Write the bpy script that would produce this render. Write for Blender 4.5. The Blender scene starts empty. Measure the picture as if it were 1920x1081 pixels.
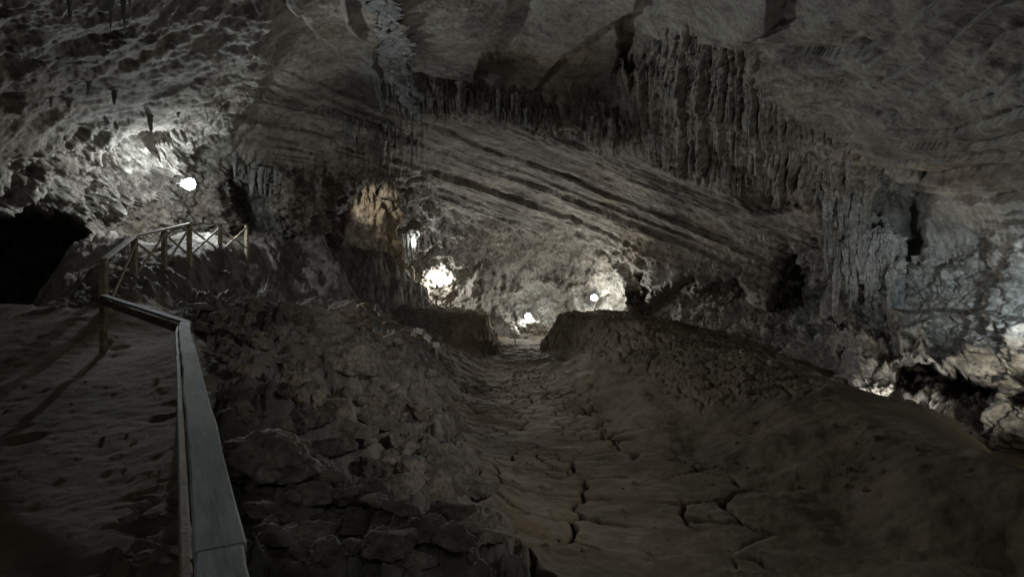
import bpy, bmesh, math, random
import numpy as np
from mathutils import Vector, Matrix

random.seed(11)
rng = np.random.default_rng(11)
f32 = np.float32
SC = bpy.context.scene
COL = SC.collection
F, CX, CY, EYE = 1066.67, 960.0, 540.5, 1.65      # 20 mm lens; eye height of the survey station

# ------------------------------------------------------------------ numpy noise
def _hash(ix, iy, iz, seed):
    h = (ix.astype(np.uint32) * np.uint32(374761393) + iy.astype(np.uint32) * np.uint32(668265263)
         + iz.astype(np.uint32) * np.uint32(2147483647) + np.uint32((seed * 974634777) & 0xffffffff))
    h = (h ^ (h >> np.uint32(13))) * np.uint32(1274126177)
    h = (h ^ (h >> np.uint32(15))) * np.uint32(2246822519)
    return h ^ (h >> np.uint32(16))

_G = np.array([[1,1,0],[-1,1,0],[1,-1,0],[-1,-1,0],[1,0,1],[-1,0,1],[1,0,-1],[-1,0,-1],
               [0,1,1],[0,-1,1],[0,1,-1],[0,-1,-1],[1,1,0],[-1,1,0],[0,-1,1],[0,-1,-1]], f32)

def perlin(p, seed=0):
    p = p.astype(f32)
    b = np.floor(p); fr = p - b; b = b.astype(np.int32)
    w = fr * fr * fr * (fr * (fr * 6 - 15) + 10)
    out = np.zeros(len(p), f32)
    for dx in (0, 1):
        wx = w[:, 0] if dx else 1 - w[:, 0]
        for dy in (0, 1):
            wy = wx * (w[:, 1] if dy else 1 - w[:, 1])
            for dz in (0, 1):
                ww = wy * (w[:, 2] if dz else 1 - w[:, 2])
                g = _G[_hash(b[:, 0] + dx, b[:, 1] + dy, b[:, 2] + dz, seed) & np.uint32(15)]
                out += ww * (g[:, 0] * (fr[:, 0] - dx) + g[:, 1] * (fr[:, 1] - dy) + g[:, 2] * (fr[:, 2] - dz))
    return out

def fbm(p, freq, octv, seed=0, gain=0.5, ridged=False):
    out = np.zeros(len(p), f32); a = 1.0
    for o in range(octv):
        n = perlin(p * f32(freq * 2.03 ** o) + f32(17.3 * o), seed + o)
        if ridged: n = 2 * np.abs(n) - 0.5          # rounded lumps with creases between
        out += a * n; a *= gain
    return out

def worley(p, seed=0, jitter=0.9):
    """3-D cells: F1, F2, a random number and a random tilt vector per cell, vector to the cell's point"""
    p = p.astype(f32); b = np.floor(p).astype(np.int32)
    n = len(p)
    d1 = np.full(n, 9, f32); d2 = np.full(n, 9, f32); idh = np.zeros(n, np.uint32); vec = np.zeros((n, 3), f32)
    for dx in (-1, 0, 1):
        for dy in (-1, 0, 1):
            for dz in (-1, 0, 1):
                cx, cy, cz = b[:, 0] + dx, b[:, 1] + dy, b[:, 2] + dz
                h = _hash(cx, cy, cz, seed)
                q = np.stack([cx + 0.5 + jitter * ((h & 1023) / 1023.0 - 0.5),
                              cy + 0.5 + jitter * (((h >> 10) & 1023) / 1023.0 - 0.5),
                              cz + 0.5 + jitter * (((h >> 20) & 1023) / 1023.0 - 0.5)], 1).astype(f32)
                v = p - q; d = np.sqrt((v * v).sum(1))
                near = d < d1
                d2 = np.where(near, d1, np.minimum(d2, d))
                idh = np.where(near, h, idh); vec[near] = v[near]; d1 = np.where(near, d, d1)
    r = ((idh * np.uint32(2654435761)) >> np.uint32(8)).astype(f32) / f32(1 << 24)
    t = np.stack([(idh & 255) / 127.5 - 1, ((idh >> 8) & 255) / 127.5 - 1], 1).astype(f32)
    return d1, d2, r, t, vec

def worley2(p2, seed=0, jitter=0.9):
    p = p2.astype(f32); b = np.floor(p).astype(np.int32); n = len(p); z = np.zeros(n, np.int32)
    d1 = np.full(n, 9, f32); d2 = np.full(n, 9, f32); idh = np.zeros(n, np.uint32); vec = np.zeros((n, 2), f32)
    for dx in (-1, 0, 1):
        for dy in (-1, 0, 1):
            cx, cy = b[:, 0] + dx, b[:, 1] + dy
            h = _hash(cx, cy, z, seed)
            q = np.stack([cx + 0.5 + jitter * ((h & 1023) / 1023.0 - 0.5), cy + 0.5 + jitter * (((h >> 10) & 1023) / 1023.0 - 0.5)], 1).astype(f32)
            v = p - q; d = np.sqrt((v * v).sum(1)); near = d < d1
            d2 = np.where(near, d1, np.minimum(d2, d)); idh = np.where(near, h, idh); vec[near] = v[near]; d1 = np.where(near, d, d1)
    r = ((idh * np.uint32(2654435761)) >> np.uint32(8)).astype(f32) / f32(1 << 24)
    t = np.stack([(idh & 255) / 127.5 - 1, ((idh >> 8) & 255) / 127.5 - 1], 1).astype(f32)
    return d1, d2, r, t, vec

def sstep(a, b, x):
    t = np.clip((x - a) / (b - a), 0, 1); return t * t * (3 - 2 * t)

def poly_sd(px, py, poly):
    """signed distance to a polygon, positive inside"""
    poly = np.array(poly, f32); n = len(poly)
    d = np.full(len(px), 1e9, f32); inside = np.zeros(len(px), bool)
    for i in range(n):
        a, b = poly[i], poly[(i + 1) % n]
        e = b - a; L = (e * e).sum() + 1e-9
        t = np.clip(((px - a[0]) * e[0] + (py - a[1]) * e[1]) / L, 0, 1)
        d = np.minimum(d, np.hypot(px - a[0] - t * e[0], py - a[1] - t * e[1]))
        cond = (a[1] > py) != (b[1] > py)
        xi = a[0] + (py - a[1]) * e[0] / (e[1] if abs(e[1]) > 1e-6 else 1e-6)
        inside ^= cond & (px < xi)
    return np.where(inside, d, -d).astype(f32)

# ------------------------------------------------------------------ objects
def tag(o, label=None, cat=None, group=None, kind=None):
    if label: o['label'] = label
    if cat: o['category'] = cat
    if group: o['group'] = group
    if kind: o['kind'] = kind
    return o

def empty(name, loc, label, cat, group=None, rz=0.0):
    o = bpy.data.objects.new(name, None); COL.objects.link(o)
    o.location = loc; o.rotation_euler = (0, 0, rz); o.empty_display_size = 0.2
    return tag(o, label, cat, group)

def mesh_np(name, V, Q, smooth=True):
    me = bpy.data.meshes.new(name)
    V = np.ascontiguousarray(V, f32); Q = np.ascontiguousarray(Q, np.int32); k = Q.shape[1]
    me.vertices.add(len(V)); me.vertices.foreach_set('co', V.ravel())
    me.loops.add(Q.size); me.loops.foreach_set('vertex_index', Q.ravel())
    me.polygons.add(len(Q))
    me.polygons.foreach_set('loop_start', np.arange(0, Q.size, k, dtype=np.int32))
    me.polygons.foreach_set('loop_total', np.full(len(Q), k, np.int32))
    me.update(calc_edges=True); me.validate()
    if smooth: me.polygons.foreach_set('use_smooth', np.ones(len(Q), bool))
    return me

def link(name, me, mat, parent=None):
    o = bpy.data.objects.new(name, me); COL.objects.link(o)
    if mat and not me.materials: me.materials.append(mat)
    if parent: o.parent = parent
    return o

def obj(name, bm, mat, parent=None, smooth=False):
    me = bpy.data.meshes.new(name); bm.normal_update(); bm.to_mesh(me); bm.free()
    if smooth:
        for p in me.polygons: p.use_smooth = True
    return link(name, me, mat, parent)

def copy_tree(o, parent=None):
    c = o.copy(); COL.objects.link(c); c.parent = parent
    for ch in list(o.children): copy_tree(ch, c)
    return c

def beam(bm, a, b, w, h, up=(0, 0, 1), bev=0.004, seg=1, wob=0.0):
    """box of width w (sideways) and height h (along up) from a to b, edges bevelled, optionally slightly warped"""
    a, b, up = Vector(a), Vector(b), Vector(up)
    d = (b - a); L = d.length; d.normalize()
    s = d.cross(up).normalized(); u = s.cross(d).normalized()
    ring = []
    for i in range(seg + 1):
        c = a + d * (L * i / seg)
        if wob: c = c + s * random.uniform(-wob, wob) + u * random.uniform(-wob, wob)
        k = 1 + (random.uniform(-0.06, 0.06) if wob else 0)
        e = min(bev, w * 0.3, h * 0.3)
        pts = [(-w/2*k+e,-h/2),(w/2*k-e,-h/2),(w/2*k,-h/2+e),(w/2*k,h/2-e),(w/2*k-e,h/2),(-w/2*k+e,h/2),(-w/2*k,h/2-e),(-w/2*k,-h/2+e)]
        ring.append([bm.verts.new(c + s * x + u * y) for x, y in pts])
    for i in range(seg):
        for j in range(8):
            bm.faces.new([ring[i][j], ring[i][(j+1) % 8], ring[i+1][(j+1) % 8], ring[i+1][j]])
    bm.faces.new(ring[0][::-1]); bm.faces.new(ring[-1])
    return bm

# ------------------------------------------------------------------ materials
def nmat(name):
    m = bpy.data.materials.new(name); m.use_nodes = True
    nt = m.node_tree; b = nt.nodes['Principled BSDF']
    return m, nt, b
def N(nt, typ, **kw):
    n = nt.nodes.new(typ)
    for k, v in kw.items():
        if k in n.inputs: n.inputs[k].default_value = v
        else: setattr(n, k, v)
    return n
def noise(nt, vec, scale, detail=4, rough=0.55):
    n = N(nt, 'ShaderNodeTexNoise', Scale=scale, Detail=detail, Roughness=rough); nt.links.new(vec, n.inputs['Vector']); return n.outputs['Fac']
def ramp(nt, fac, stops):
    r = N(nt, 'ShaderNodeValToRGB'); e = r.color_ramp.elements
    while len(e) < len(stops): e.new(0.5)
    for el, (p, c) in zip(e, stops): el.position = p; el.color = (*c, 1)
    nt.links.new(fac, r.inputs[0]); return r.outputs[0]
def mix(nt, fac, a, b, mode='MIX'):
    m = N(nt, 'ShaderNodeMixRGB', blend_type=mode)
    for s, v in ((m.inputs[0], fac), (m.inputs[1], a), (m.inputs[2], b)):
        if hasattr(v, 'links'): nt.links.new(v, s)
        elif isinstance(v, (int, float)): s.default_value = v
        else: s.default_value = (*v, 1)
    return m.outputs[0]
def bump(nt, b, h, strength, dist, prev=None):
    n = N(nt, 'ShaderNodeBump', Strength=strength, Distance=dist); nt.links.new(h, n.inputs['Height'])
    if prev: nt.links.new(prev, n.inputs['Normal'])
    nt.links.new(n.outputs[0], b.inputs['Normal']); return n.outputs[0]
def coords(nt, scale=None, obj_space=False):
    t = N(nt, 'ShaderNodeTexCoord').outputs['Object'] if obj_space else N(nt, 'ShaderNodeNewGeometry').outputs['Position']
    if scale:
        m = N(nt, 'ShaderNodeVectorMath', operation='MULTIPLY'); nt.links.new(t, m.inputs[0]); m.inputs[1].default_value = scale; t = m.outputs[0]
    return t

def dots(nt, P, rows):
    cx = N(nt, 'ShaderNodeCombineXYZ')
    for k, r in enumerate(rows):
        d = N(nt, 'ShaderNodeVectorMath', operation='DOT_PRODUCT'); nt.links.new(P, d.inputs[0]); d.inputs[1].default_value = r
        nt.links.new(d.outputs['Value'], cx.inputs[k])
    return cx.outputs[0]

def rock_material(name, dark, mid, light, bscale=1.0, bstr=0.6, obj_space=False, strata=False, vary=False):
    m, nt, b = nmat(name); P = coords(nt, obj_space=obj_space)
    n1 = noise(nt, P, 0.35 * bscale, 5, 0.6); n2 = noise(nt, P, 2.2 * bscale, 4, 0.6); n0 = noise(nt, P, 0.18 * bscale, 4, 0.6)
    n3 = noise(nt, P, 8.0 * bscale, 2, 0.6)
    c = ramp(nt, n1, [(0.3, dark), (0.5, mid), (0.72, light)])
    c = mix(nt, ramp(nt, n0, [(0.5, (0, 0, 0)), (0.68, (0.6, 0.6, 0.6))]), c, (mid[0] * 1.02, mid[1] * .85, mid[2] * .66))       # ochre films
    c = mix(nt, 0.9, c, ramp(nt, n2, [(0.3, (0.45, 0.43, 0.40)), (0.5, (0.92, 0.91, 0.9)), (0.68, (1.2, 1.2, 1.18))]), 'MULTIPLY')
    rg = .4
    if strata:
        mr = N(nt, 'ShaderNodeMapRange'); nt.links.new(N(nt, 'ShaderNodeAttribute', attribute_name='crag').outputs['Fac'], mr.inputs[0]); mr.inputs[3].default_value = .16; mr.inputs[4].default_value = .6; rg = mr.outputs[0]
    c = mix(nt, rg, c, ramp(nt, n3, [(0.36, (0.42, 0.41, 0.40)), (0.5, (0.98, 0.98, 0.98)), (0.66, (1.28, 1.28, 1.28))]), 'MULTIPLY')
    n4 = noise(nt, P, 4.6 * bscale, 3, 0.6)
    c = mix(nt, rg, c, ramp(nt, n4, [(0.38, (0.36, 0.35, 0.34)), (0.5, (0.98, 0.98, 0.98)), (0.63, (1.32, 1.32, 1.32))]), 'MULTIPLY')
    pit = N(nt, 'ShaderNodeTexVoronoi', Scale=5.0 * bscale, feature='F1'); nt.links.new(mix(nt, .12, P, N(nt, 'ShaderNodeTexNoise', Scale=4.0).outputs['Color'], 'ADD'), pit.inputs['Vector'])
    c = mix(nt, ramp(nt, pit.outputs['Distance'], [(0.10, (.65, .65, .65)), (0.26, (0, 0, 0))]), c, tuple(0.3 * v for v in dark))
    if strata:
        fac = N(nt, 'ShaderNodeAttribute', attribute_name='strata').outputs['Fac']
        S = dots(nt, P, ((.35, 0, 0), (0, .35, 0), (1.45, -.88, 3.7)))
        s1 = noise(nt, S, 1.0, 6, 0.62); s2 = noise(nt, S, 3.1, 4, 0.6)
        sd = mix(nt, 1.0, ramp(nt, s1, [(0.38, (.28, .27, .26)), (0.47, (.95, .95, .94)), (0.62, (1.15, 1.15, 1.12))]), ramp(nt, s2, [(0.36, (.5, .5, .5)), (0.46, (1, 1, 1))]), 'MULTIPLY')
        c = mix(nt, fac, c, mix(nt, .8, c, sd, 'MULTIPLY'))
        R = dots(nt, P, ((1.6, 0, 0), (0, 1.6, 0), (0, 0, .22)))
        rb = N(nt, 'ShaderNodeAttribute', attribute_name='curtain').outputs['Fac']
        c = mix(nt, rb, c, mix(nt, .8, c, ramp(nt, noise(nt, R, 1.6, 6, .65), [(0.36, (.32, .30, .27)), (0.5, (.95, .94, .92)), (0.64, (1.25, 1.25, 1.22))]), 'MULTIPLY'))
    else:
        st = noise(nt, coords(nt, (2.2, 2.2, 0.35), obj_space), 1.0, 5, 0.6)      # seepage stains running down
        c = mix(nt, ramp(nt, st, [(0.52, (0, 0, 0)), (0.68, (0.5, 0.5, 0.5))]), c, tuple(0.45 * v for v in dark))
    if vary:
        r = N(nt, 'ShaderNodeObjectInfo').outputs['Random']
        c = mix(nt, 0.85, c, ramp(nt, r, [(0, (.6, .58, .55)), (.5, (1, .97, .92)), (1, (1.3, 1.22, 1.1))]), 'MULTIPLY')
    nt.links.new(c, b.inputs['Base Color']); b.inputs['Roughness'].default_value = 0.85
    b.inputs['Specular IOR Level'].default_value = 0.25
    g = bump(nt, b, noise(nt, P, 4.0 * bscale, 4, 0.62), bstr * (.6 if strata else 1), 0.12 / bscale)
    if strata:
        bs = N(nt, 'ShaderNodeBump', Distance=.12); nt.links.new(fac, bs.inputs['Strength']); nt.links.new(s1, bs.inputs['Height']); nt.links.new(g, bs.inputs['Normal']); g = bs.outputs[0]
    bump(nt, b, noise(nt, P, 18.0 * bscale, 2, 0.6), bstr * 0.5, 0.02 / bscale, g)
    return m

M = {}
M['wall'] = rock_material('cave limestone', (0.19, 0.18, 0.155), (0.315, 0.303, 0.272), (0.41, 0.402, 0.372), strata=True)
M['flow'] = rock_material('flowstone', (0.27, 0.265, 0.25), (0.38, 0.38, 0.37), (0.47, 0.47, 0.46), 1.3, 0.7)
M['warm'] = rock_material('ochre flowstone', (0.29, 0.245, 0.185), (0.41, 0.355, 0.275), (0.54, 0.49, 0.40), 1.2, 0.6)
M['rib'] = rock_material('pale flowstone', (.19, .20, .20), (.29, .30, .30), (.38, .395, .395), 1.6, .9)
M['stone'] = rock_material('rubble stone', (0.135, 0.125, 0.11), (0.21, 0.197, 0.178), (0.29, 0.275, 0.255), 2.2, 0.7, vary=True)
M['clay'] = rock_material('clay lump', (0.15, 0.115, 0.08), (0.22, 0.175, 0.125), (0.28, 0.225, 0.165), 2.5, 0.7)

def ground_material():
    m, nt, b = nmat('cave floor mud and rubble'); P = coords(nt)
    at = N(nt, 'ShaderNodeAttribute', attribute_name='rubble').outputs['Fac']
    ak = N(nt, 'ShaderNodeAttribute', attribute_name='crack').outputs['Fac']
    n1 = noise(nt, P, 0.45, 5, 0.6); n2 = noise(nt, P, 3.0, 7, 0.65); n3 = noise(nt, P, 14.0, 5, 0.7)
    mud = ramp(nt, n1, [(0.32, (0.12, 0.10, 0.074)), (0.46, (0.172, 0.146, 0.102)), (0.56, (0.22, 0.178, 0.125)), (0.68, (0.24, 0.213, 0.165))])
    stone = ramp(nt, n2, [(0.32, (0.12, 0.111, 0.097)), (0.5, (0.18, 0.168, 0.15)), (0.68, (0.25, 0.237, 0.217))])
    c = mix(nt, at, mud, stone)
    c = mix(nt, 0.7, c, ramp(nt, n2, [(0.3, (0.6, 0.58, 0.55)), (0.52, (0.95, 0.95, 0.95)), (0.72, (1.15, 1.13, 1.1))]), 'MULTIPLY')
    c = mix(nt, 0.5, c, ramp(nt, n3, [(0.3, (0.7, 0.7, 0.7)), (0.7, (1.2, 1.2, 1.2))]), 'MULTIPLY')
    c = mix(nt, ak, c, (0.03, 0.025, 0.018))
    nt.links.new(c, b.inputs['Base Color']); b.inputs['Roughness'].default_value = 0.9
    b.inputs['Specular IOR Level'].default_value = 0.2
    g = bump(nt, b, noise(nt, P, 6.0, 8, 0.7), 0.4, 0.05)
    bump(nt, b, noise(nt, P, 38.0, 5, 0.7), 0.5, 0.02, g)
    return m
M['ground'] = ground_material()

def wood_material(name, a, bcol, spec=0.4, rough=0.55, grain=None):
    m, nt, b = nmat(name); P = coords(nt, obj_space=True)
    if grain: P = dots(nt, P, ((grain[0] * .22, grain[1] * .22, 0), (grain[1] * 2.2, -grain[0] * 2.2, 0), (0, 0, 1.5)))
    n1 = noise(nt, P, 2.2, 5, 0.6); n2 = noise(nt, P, 30.0, 6, 0.7); n3 = noise(nt, P, 9.0, 6, 0.7)
    c = ramp(nt, n1, [(0.3, a), (0.7, bcol)])
    c = mix(nt, 0.9, c, ramp(nt, n3, [(0.36, (0.3, 0.3, 0.31)), (0.5, (0.9, 0.9, 0.9)), (0.66, (1.35, 1.35, 1.35))]), 'MULTIPLY')
    c = mix(nt, 0.6, c, ramp(nt, n2, [(0.35, (0.6, 0.6, 0.6)), (0.6, (1.1, 1.1, 1.1))]), 'MULTIPLY')
    nt.links.new(c, b.inputs['Base Color'])
    r = N(nt, 'ShaderNodeMapRange'); nt.links.new(n3, r.inputs[0]); r.inputs[3].default_value = rough - 0.15; r.inputs[4].default_value = rough + 0.2
    nt.links.new(r.outputs[0], b.inputs['Roughness']); b.inputs['Specular IOR Level'].default_value = spec
    bump(nt, b, n3, 0.6, 0.012, bump(nt, b, n2, 0.5, 0.006))
    return m
M['rail'] = wood_material('weathered grey rail board', (0.20, 0.212, 0.225), (0.36, 0.38, 0.40), 0.16, 0.75, (-.511, .859))
M['post'] = wood_material('brown fence timber', (0.16, 0.125, 0.08), (0.27, 0.22, 0.15), 0.3, 0.7)
M['pale'] = wood_material('pale fence timber', (0.34, 0.29, 0.20), (0.48, 0.42, 0.31), 0.3, 0.7)

def plain(name, col, rough=0.6, metal=0.0, emit=None, es=0.0):
    m, nt, b = nmat(name); P = coords(nt, obj_space=True)
    c = mix(nt, 0.5, col, ramp(nt, noise(nt, P, 25.0, 5), [(0.3, (0.65, 0.65, 0.65)), (0.7, (1.15, 1.15, 1.15))]), 'MULTIPLY')
    nt.links.new(c, b.inputs['Base Color']); b.inputs['Roughness'].default_value = rough; b.inputs['Metallic'].default_value = metal
    if emit: b.inputs['Emission Color'].default_value = (*emit, 1); b.inputs['Emission Strength'].default_value = es
    return m
M['sign'] = plain('faded white sign board', (0.62, 0.61, 0.56), 0.6)
M['housing'] = plain('grey lamp housing', (0.12, 0.12, 0.125), 0.5, 0.4)
M['lens'] = plain('lit cool lamp glass', (0.8, 0.8, 0.8), 0.3, 0, (0.86, 0.95, 1.0), 60.0)
M['lenswarm'] = plain('lit warm lamp glass', (0.8, 0.8, 0.8), 0.3, 0, (1.0, 0.78, 0.5), 25.0)
M['cable'] = plain('black cable', (0.03, 0.03, 0.03), 0.6)

# ------------------------------------------------------------------ radial basis interpolation
def rbf(cp, val, q, c=0.05, power=1, smooth=0.0, chunk=60000):
    cp = cp.astype(np.float64); n = len(cp); dim = cp.shape[1]
    def K(a, b):
        r2 = np.maximum((a * a).sum(1)[:, None] + (b * b).sum(1)[None] - 2 * a @ b.T, 0)
        return -np.sqrt(r2 + c * c)
    A = np.zeros((n + 1 + dim, n + 1 + dim)); A[:n, :n] = K(cp, cp) - smooth * np.eye(n)
    Pm = np.hstack([np.ones((n, 1)), cp]); A[:n, n:] = Pm; A[n:, :n] = Pm.T
    w = np.linalg.lstsq(A, np.concatenate([val, np.zeros(1 + dim)]), rcond=None)[0]
    out = np.empty(len(q), np.float64)
    for i in range(0, len(q), chunk):
        s = q[i:i + chunk].astype(np.float64)
        out[i:i + chunk] = K(s, cp) @ w[:n] + np.hstack([np.ones((len(s), 1)), s]) @ w[n:]
    return out

def grade(lo, hi, fine, clo, chi, coarse):
    """axis samples: fine steps inside lo..hi, widening outside"""
    a = list(np.arange(lo, hi + 1e-9, fine)); s = fine; x = lo
    left = []
    while x > clo:
        s = min(s * 1.25, coarse); x -= s; left.append(max(x, clo))
    s = fine; x = a[-1]; right = []
    while x < chi:
        s = min(s * 1.25, coarse); x += s; right.append(min(x, chi))
    return np.array(left[::-1] + a + right)

def grid_quads(r, c):
    i = np.arange((r - 1) * c).reshape(r - 1, c)[:, :-1]
    return np.stack([i, i + 1, i + 1 + c, i + c], -1).reshape(-1, 4)

def grid_normals(V):
    dv = np.gradient(V, axis=0); du = np.gradient(V, axis=1)
    n = np.cross(du, dv); return n / (np.linalg.norm(n, axis=-1, keepdims=True) + 1e-9)

# ------------------------------------------------------------------ cave shell (walls and ceiling), surveyed as ranges from the station
SH = [ # px, py, forward distance
 (0,0,9),(250,0,11),(500,0,15.5),(720,0,18),(960,0,20),(1200,0,18.5),(1450,0,14),(1700,0,10.5),(1920,0,8),
 (0,150,12),(250,150,15),(500,110,20),(650,110,24),(800,130,25),(890,140,26),(1000,165,27),(1140,190,27.5),(1300,120,21),(1500,100,15.5),(1700,120,12.5),(1920,130,9.5),
 (740,190,26),(820,215,27),(900,215,27.2),(1000,240,28),(1140,270,28.5),(880,60,21.5),(1040,80,22.5),(1150,60,21.5),
 (0,300,16),(150,300,20),(290,290,22.6),(400,250,24),(470,200,24),
 (550,250,30),(700,250,31),(850,270,32),(1000,300,34),(1150,320,34),(1300,310,29),(1450,250,23),(1550,250,21),(1700,250,16),(1920,250,11.5),
 (0,400,19),(30,480,20),(120,480,21.5),(170,400,22),(250,360,23),(365,335,25.2),(365,395,25.6),(460,380,29),(540,380,30),(600,400,34),(690,380,39),(760,330,37),(770,440,42),
 (850,400,42),(1000,400,41),(1150,420,40),(1300,420,35),(1450,400,29),(1560,420,25),(1620,450,23.5),(1680,410,23),(1760,440,21),(1850,440,18),(1920,440,15),
 (850,500,45),(950,500,47),(1050,480,47),(1150,500,44),(1190,560,42),(1250,540,38),(1400,540,33),(1500,560,29.5),(1600,560,25),(1700,550,22),(1850,540,17.5),(1920,540,15.2),
 (825,540,46),(900,560,47),(1000,590,46),(1100,560,46),(960,640,44.5),(1060,620,45),(870,640,47),
 (1750,620,20.5),(1920,620,15.5),(1850,700,16.5),(1700,700,19.5),(1800,760,16.5),(1920,760,14.5),(1600,700,20.5),(1400,640,30),
 (0,620,19),(200,600,24),(400,600,30),(600,560,36),(700,560,42),
 (0,800,19),(300,800,30),(600,800,38),(960,800,46),(1300,760,38),(1600,900,20.5),(1920,900,14.5),
]
def shell_dirs():
    pts, vals = [], []
    for px, py, d in SH:
        v = np.array([(px - CX) / F, 1.0, (CY - py) / F]); L = np.linalg.norm(v); pts.append(v / L); vals.append(math.log(d * L))
    for az, el, r in [(0,90,8.5),(0,60,11),(60,55,8.5),(-60,55,8.5),(180,60,8),(0,45,14),(35,42,12),(-35,42,12),
                      (60,0,11),(60,25,9),(75,0,9),(-60,0,13),(-60,25,10),(-75,0,11),(90,0,8.5),(-90,0,10),(90,25,8),(-90,25,9),(135,0,10),(-135,0,11),(180,0,14),(180,30,10),
                      (135,30,9),(-135,30,9),(60,-25,11),(-60,-25,13),(90,-30,9),(-90,-30,10),(180,-25,14),(135,-30,10),(-135,-30,11),(0,-30,44),(30,-30,36),(-30,-30,30)]:
        a, e = math.radians(az), math.radians(el)
        pts.append(np.array([math.sin(a) * math.cos(e), math.cos(a) * math.cos(e), math.sin(e)])); vals.append(math.log(r))
    return np.array(pts), np.array(vals)

AZ = grade(-43.5, 43.5, 0.083, -180, 180, 6.0)
EL = grade(-14.0, 29.0, 0.083, -24.0, 89.5, 5.0)
A, E = np.meshgrid(np.radians(AZ), np.radians(EL))
D = np.stack([np.sin(A) * np.cos(E), np.cos(A) * np.cos(E), np.sin(E)], -1)
shp = A.shape
cp, cv = shell_dirs()
Rng = np.exp(rbf(cp, cv, D.reshape(-1, 3), c=0.03, smooth=0.002)).reshape(shp)
front = (D[..., 1] > 0.25)
with np.errstate(divide='ignore', invalid='ignore'):
    SPX = np.where(front, CX + F * D[..., 0] / np.maximum(D[..., 1], 0.25), -9999).astype(f32).ravel()
    SPY = np.where(front, CY - F * D[..., 2] / np.maximum(D[..., 1], 0.25), -9999).astype(f32).ravel()
V0 = (D * Rng[..., None]).reshape(-1, 3) + np.array([0, 0, EYE])
Pn = V0.astype(f32)
# survey outlines get a natural wander so that no edge is straight
wx = 26 * fbm(Pn, 0.35, 5, 101, 0.55); wy = 26 * fbm(Pn, 0.35, 5, 131, 0.55)
def smask(poly, soft=14, jag=1.0):
    return sstep(-soft, soft, poly_sd(SPX + jag * wx, SPY + jag * wy, poly))

dr = np.zeros(len(Pn), f32)       # radial offsets of whole rock masses
REG = [ # outline, offset in metres (negative = stands forward), softness, wander
 ([(-300,-300),(480,-300),(515,60),(500,140),(478,195),(430,245),(395,275),(372,300),(330,335),(-300,330)], -1.1, 5, .45),
 ([(1160,40),(1200,30),(1240,80),(1180,130),(1155,110)], 1.2, 5, .4),
 ([(-300,425),(60,412),(130,420),(165,448),(195,492),(215,570),(-300,590)], 11.0, 14, 1.1),
 ([(435,345),(480,345),(510,385),(515,425),(440,425)], 1.7, 9, .6),
 ([(175,415),(185,345),(255,290),(325,262),(352,318),(285,372),(250,415)], -0.4, 8, .8),
 ([(1648,340),(1722,333),(1738,400),(1715,485),(1622,478)], 2.4, 20, .9),
 ([(1380,325),(1490,330),(1500,385),(1440,395),(1385,370)], 1.5, 10, .9),
 ([(1195,545),(1300,532),(1420,545),(1480,505),(1555,585),(1590,640),(1600,800),(1190,800)], 4.0, 22, 1.2),
 ([(1118,556),(1140,541),(1165,552),(1200,606),(1120,612)], 1.0, 7, .7),
 ([(1680,578),(1760,580),(1980,604),(1980,700),(1870,708),(1780,702),(1735,680),(1690,640)], -1.9, 5, .5),
 ([(1672,686),(1780,698),(1860,712),(1890,760),(1850,800),(1780,792),(1690,760)], 8.0, 7, .8),
 ([(1885,690),(1980,680),(1980,770),(1905,765)], 5.0, 7, .6),
 ([(600,335),(640,345),(700,330),(760,345),(770,420),(700,470),(620,460)], 1.0, 12, .6),
 ([(880,540),(905,500),(920,520),(905,580),(885,600)], -1.2, 6, .5),
 ([(930,560),(1010,545),(1060,560),(1085,590),(1040,600),(960,600)], 1.2, 9, .5),
]
for poly, off, soft, jag in REG: dr += off * smask(poly, soft, jag)
SLAB = [ # joints between the flat roof slabs: outline, offset along the normal into the cave
 ([(600,-300),(640,0),(700,60),(752,112),(790,120),(885,138),(903,75),(938,18),(985,-300)], .55, 3, .25),
 ([(985,-300),(938,18),(903,75),(887,138),(1004,167),(1058,95),(1118,58),(1192,18),(1240,-300)], .15, 3, .25),
 ([(1260,-300),(1192,18),(1118,58),(1058,95),(1004,167),(1142,194),(1168,112),(1230,20),(1330,-300)], -.25, 3, .25),
 ([(470,-60),(560,20),(640,110),(720,150),(700,60),(620,-60)], .25, 4, .4),
 ([(1318,-60),(1330,60),(1400,72),(1458,35),(1470,-60)], .5, 4, .3),
]
dsl = np.zeros(len(Pn), f32)
for poly, off, soft, jag in SLAB: dsl += off * smask(poly, soft, jag)
# bedding planes: the roof comes down the far wall in steps dipping to the right
nb = np.array([0.396, -0.239, 1.0]); nb = (nb / np.linalg.norm(nb)).astype(f32)
bc = Pn @ nb + 0.10 * fbm(Pn, 0.12, 4, 151) + 0.05 * fbm(Pn, 0.9, 3, 155)
nb2 = np.array([0.23, -0.252, 1.0], f32); nb2 /= np.linalg.norm(nb2)
bc2 = Pn @ nb2 + 0.18 * fbm(Pn, 0.15, 4, 157)
strata = smask([(470,150),(740,180),(900,230),(1150,280),(1330,340),(1560,420),(1560,520),(1400,520),(1200,500),(1020,440),(830,390),(640,330),(430,240)], 45, .6)
rstr = smask([(1370,60),(1990,-60),(1990,420),(1740,380),(1560,250),(1420,190)], 50, .6)
crag = np.clip(smask([(-400,-400),(500,-400),(500,130),(420,300),(640,330),(800,330),(830,480),(820,700),(-400,800)], 40) +
               smask([(1200,540),(1560,430),(1640,480),(1990,420),(1990,900),(1190,900)], 30) +
               0.6 * smask([(820,390),(1250,470),(1200,640),(820,640)], 30), 0, 1)
rw = smask([(1640,380),(1990,300),(1990,620),(1680,600)], 40)
upl = smask([(-400,-400),(480,-400),(520,60),(480,190),(380,260),(200,250),(0,330),(-400,330)], 40)
crag = crag * (1 - .5 * upl)
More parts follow.
